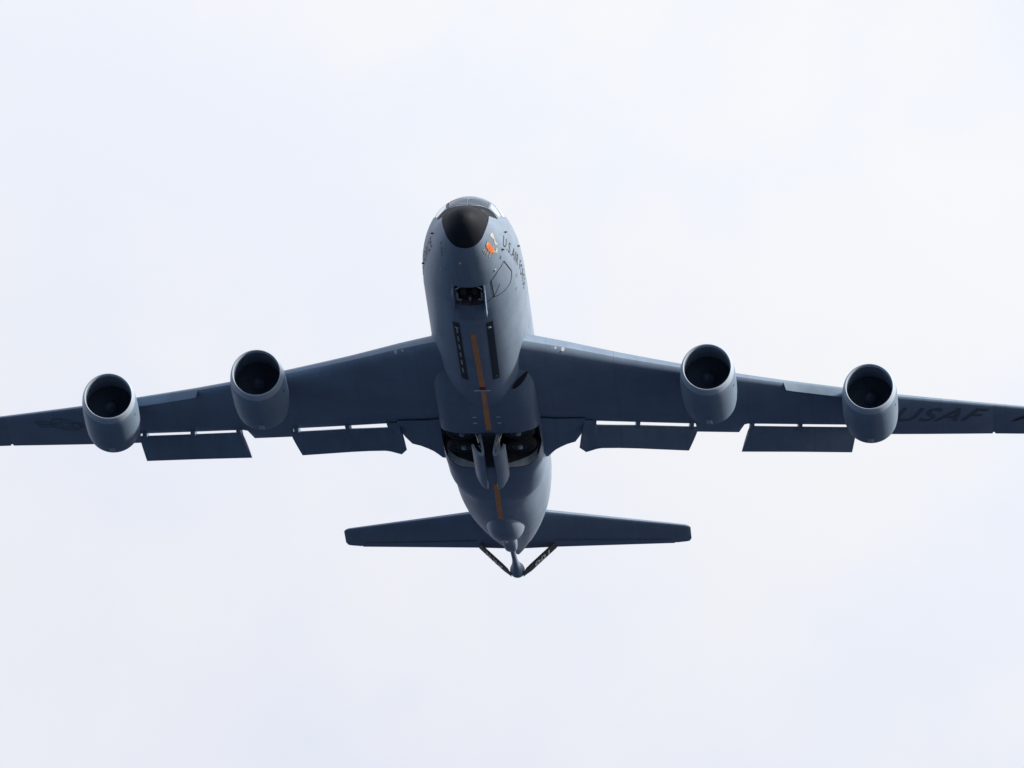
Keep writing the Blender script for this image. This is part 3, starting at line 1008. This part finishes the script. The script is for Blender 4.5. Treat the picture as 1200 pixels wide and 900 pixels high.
for sg in (1, -1):
    bm = bmesh.new()
    tube(bm, [(sg * 0.9, 18.6, -1.55), (sg * 0.9, 20.1, -1.55)], 0.11, 14)
    tube(bm, [(sg * 0.9, 19.3, -1.5), (sg * 1.7, 19.3, -1.4)], 0.14, 14)
    gear = obj('main_gear', bm, M['bay'], root)
    for y in (18.62, 20.08):
        x = sg * 1.03
        t = wheel_z('wheel', x, y, -1.86, gear)
        bm = bmesh.new()
        lathe(bm, [(-.17, .33), (-.19, .31), (-.12, .22), (-.12, .14)], (x, y, -1.86), 'Z', 32)
        lathe(bm, [(-.12, .11), (-.22, .10), (-.25, .07)], (x, y, -1.86), 'Z', 20, cap1=True, mat=1)
        obj('wheel_hub', bm, [M['dish'], M['pale']], gear, 40)
    # pale frame along the aft wall of the bay
    bm = bmesh.new()
    rows = []
    for k in range(15):
        f = k / 14
        x = 0.32 + 1.42 * f
        y = lin([(0.3, WB1 + .05), (1.0, WB1 - .027), (1.3, WB1 - .06), (1.62, WB1 - .35), (1.77, WB1 - .9)])(x) - 0.03
        zb = belly(sg * min(x, 1.68), y + 0.12, 0).z + 0.012
        rows.append([(sg * x, y - 0.03, zb), (sg * x, y - 0.06, zb + 0.30 * (0.3 + 0.7 * min(1, f * 1.6))), (sg * x, y + 0.02, zb + 0.30 * (0.3 + 0.7 * min(1, f * 1.6))), (sg * x, y + 0.02, zb + .01)])
    loft(bm, rows)
    obj('bay_frame', bm, M['frame'], root, 40)
    # big bay door hanging from the keel, its skirt curling outboard
    sec = [(-.30, -2.40), (-.22, -2.75), (-.16, -3.08), (-.155, -3.24), (-.20, -3.33), (-.32, -3.31), (-.44, -3.22), (-.54, -3.07), (-.62, -2.88)]
    inn = [(-.55, -2.84), (-.47, -3.02), (-.38, -3.14), (-.26, -3.20), (-.24, -3.05), (-.29, -2.75), (-.36, -2.42)]
    loop = sec + inn
    rings = []
    for s, k in ((17.42, 1), (17.9, 1), (19.5, 1), (20.3, 1), (20.7, .97), (20.95, .90), (21.1, .78), (21.19, .58)):
        rings.append([(-sg * (-.22 + (x + .22) * k), s, -2.41 + (z + 2.41) * (0.86 + 0.14 * k) if k < 1 else z) for x, z in loop])
    bm = bmesh.new()
    loft(bm, rings)
    d = obj('gear_door', bm, M['body'], root, 40)
    bm = bmesh.new()
    tube(bm, [(sg * 0.42, 17.6, -2.0), (sg * 0.34, 17.62, -2.7)], 0.025, 8)
    tube(bm, [(sg * 0.58, 17.6, -2.0), (sg * 0.36, 17.62, -2.75)], 0.02, 8)
    tube(bm, [(sg * 0.36, 17.55, -2.85), (sg * 0.24, 17.55, -3.1), (sg * 0.22, 17.55, -2.8)], 0.018, 8)
    obj('door_link', bm, M['steel'], d)

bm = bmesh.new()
belly_sheet(bm, 0, 0, 17.25, 21.0, 0.50, 0.54, off=0.008)  # dark sheet over the keel, painting in the shade between the bay doors
obj('keel_shade', bm, M['bay'], fuselage, 60)
# nose gear
bm = bmesh.new()
tube(bm, [(0, 4.6, -1.15), (0, 4.25, -1.45), (0, 3.95, -1.62)], [0.09, 0.09, 0.07], 14)
tube(bm, [(-.30, 3.95, -1.62), (.30, 3.95, -1.62)], 0.06, 12)
ng = obj('nose_gear', bm, M['pale'], root)
for x in (-.21, .21):
    bm = bmesh.new()
    lathe(bm, [(-.10, .22), (-.12, .36), (-.07, .43), (.07, .43), (.12, .36), (.10, .22)], (x, 3.95, -1.62), 'X', 36)
    t = obj('wheel', bm, M['tyre'], ng, 40)
    bm = bmesh.new()
    lathe(bm, [(-.08, .22), (-.05, .1), (.05, .1), (.08, .22)], (x, 3.95, -1.62), 'X', 24)
    obj('wheel_hub', bm, M['hub'], ng, 40)
bm = bmesh.new()
for sg in (-1, 1):
    tube(bm, [(sg * .47, 3.52, -2.02), (sg * .24, 3.42, -1.90)], 0.03, 8)
    tube(bm, [(sg * .30, 4.60, -1.98), (sg * .42, 4.62, -2.0)], 0.05, 8)
    tube(bm, [(sg * .46, 3.9, -1.95), (sg * .46, 4.6, -2.0)], 0.07, 8)
tube(bm, [(0, 4.4, -1.95), (0, 4.62, -2.02)], [0.06, 0.05], 8)
obj('gear_strut', bm, M['steel'], ng)
for sg in (-1, 1):
    bm = bmesh.new()
    rings = []
    for s, h in ((3.40, .30), (3.55, .40), (4.0, .44), (4.55, .46), (4.95, .42), (5.12, .25)):
        zt = belly(sg * 0.56, s, 0).z + 0.01
        o = 0.53
        rings.append([(sg * o, s, zt), (sg * (o + .035), s, zt), (sg * (o + .075), s, zt - h * .6), (sg * (o + .06), s, zt - h), (sg * (o + .03), s, zt - h), (sg * (o + .03), s, zt - h * .6)])
    loft(bm, rings)
    obj('nose_gear_door', bm, M['cowl'], root, 40)
# closed rear door of the nose bay
bm = bmesh.new()
belly_sheet(bm, 0, 0, 4.72, 5.9, 0.92, 0.90, off=0.010)
obj('rear_bay_door', bm, M['wing'], fuselage, 60)

# ram-air mouth at the port wing root
bm = bmesh.new()
a_ = [(1.06, 13.55), (1.14, 13.35), (1.25, 13.18), (1.38, 13.05), (1.52, 12.95), (1.66, 12.92)]
b_ = [(1.10, 13.60), (1.22, 13.55), (1.35, 13.46), (1.48, 13.33), (1.60, 13.16), (1.68, 12.98)]
vs = [[bm.verts.new(belly(x, s, 0.03)) for x, s in q] for q in (a_, b_)]
for k in range(5):
    bm.faces.new((vs[0][k], vs[0][k + 1], vs[1][k + 1], vs[1][k]))
obj('ram_air_mouth', bm, M['seam'], fuselage, 60)

# ------------------------------------------------------------------ place the aircraft: climbing towards the camera
R3 = Matrix.Rotation(-0.04937908, 3, 'Z') @ Matrix.Rotation(radians(-7.0), 3, 'X') @ Matrix.Rotation(-0.00162536, 3, 'Y')
root.rotation_euler = R3.to_euler()
root.location = LOC = Vector((-1.7012, 402.9127, 101.339))
root['label'] = 'grey four-engined tanker jet climbing overhead with flaps down and wheel bays open'
root['category'] = 'airplane'

# ------------------------------------------------------------------ ground
bm = bmesh.new()
n = 40
size = 12000.0
g = [[bm.verts.new(((i / n - .5) * 2 * size, (j / n - .5) * 2 * size + 200, 0)) for i in range(n + 1)] for j in range(n + 1)]
for j in range(n):
    for i in range(n):
        bm.faces.new((g[j][i], g[j][i + 1], g[j + 1][i + 1], g[j + 1][i]))
m, gn_, gl_, gb_ = new_mat('airfield_ground')
t = gn_.new('ShaderNodeTexCoord')
a = gn_.new('ShaderNodeTexNoise'); a.inputs['Scale'].default_value = 0.02; a.inputs['Detail'].default_value = 8
gl_.new(t.outputs['Object'], a.inputs['Vector'])
r = gn_.new('ShaderNodeValToRGB')
r.color_ramp.elements[0].position = 0.38; r.color_ramp.elements[0].color = (0.008, 0.021, 0.046, 1)
r.color_ramp.elements[1].position = 0.62; r.color_ramp.elements[1].color = (0.013, 0.031, 0.072, 1)
gl_.new(a.outputs['Fac'], r.inputs[0])
gl_.new(r.outputs[0], gb_.inputs['Base Color'])
gb_.inputs['Roughness'].default_value = 0.9
ground = obj('ground', bm, m, None)
ground['kind'] = 'structure'
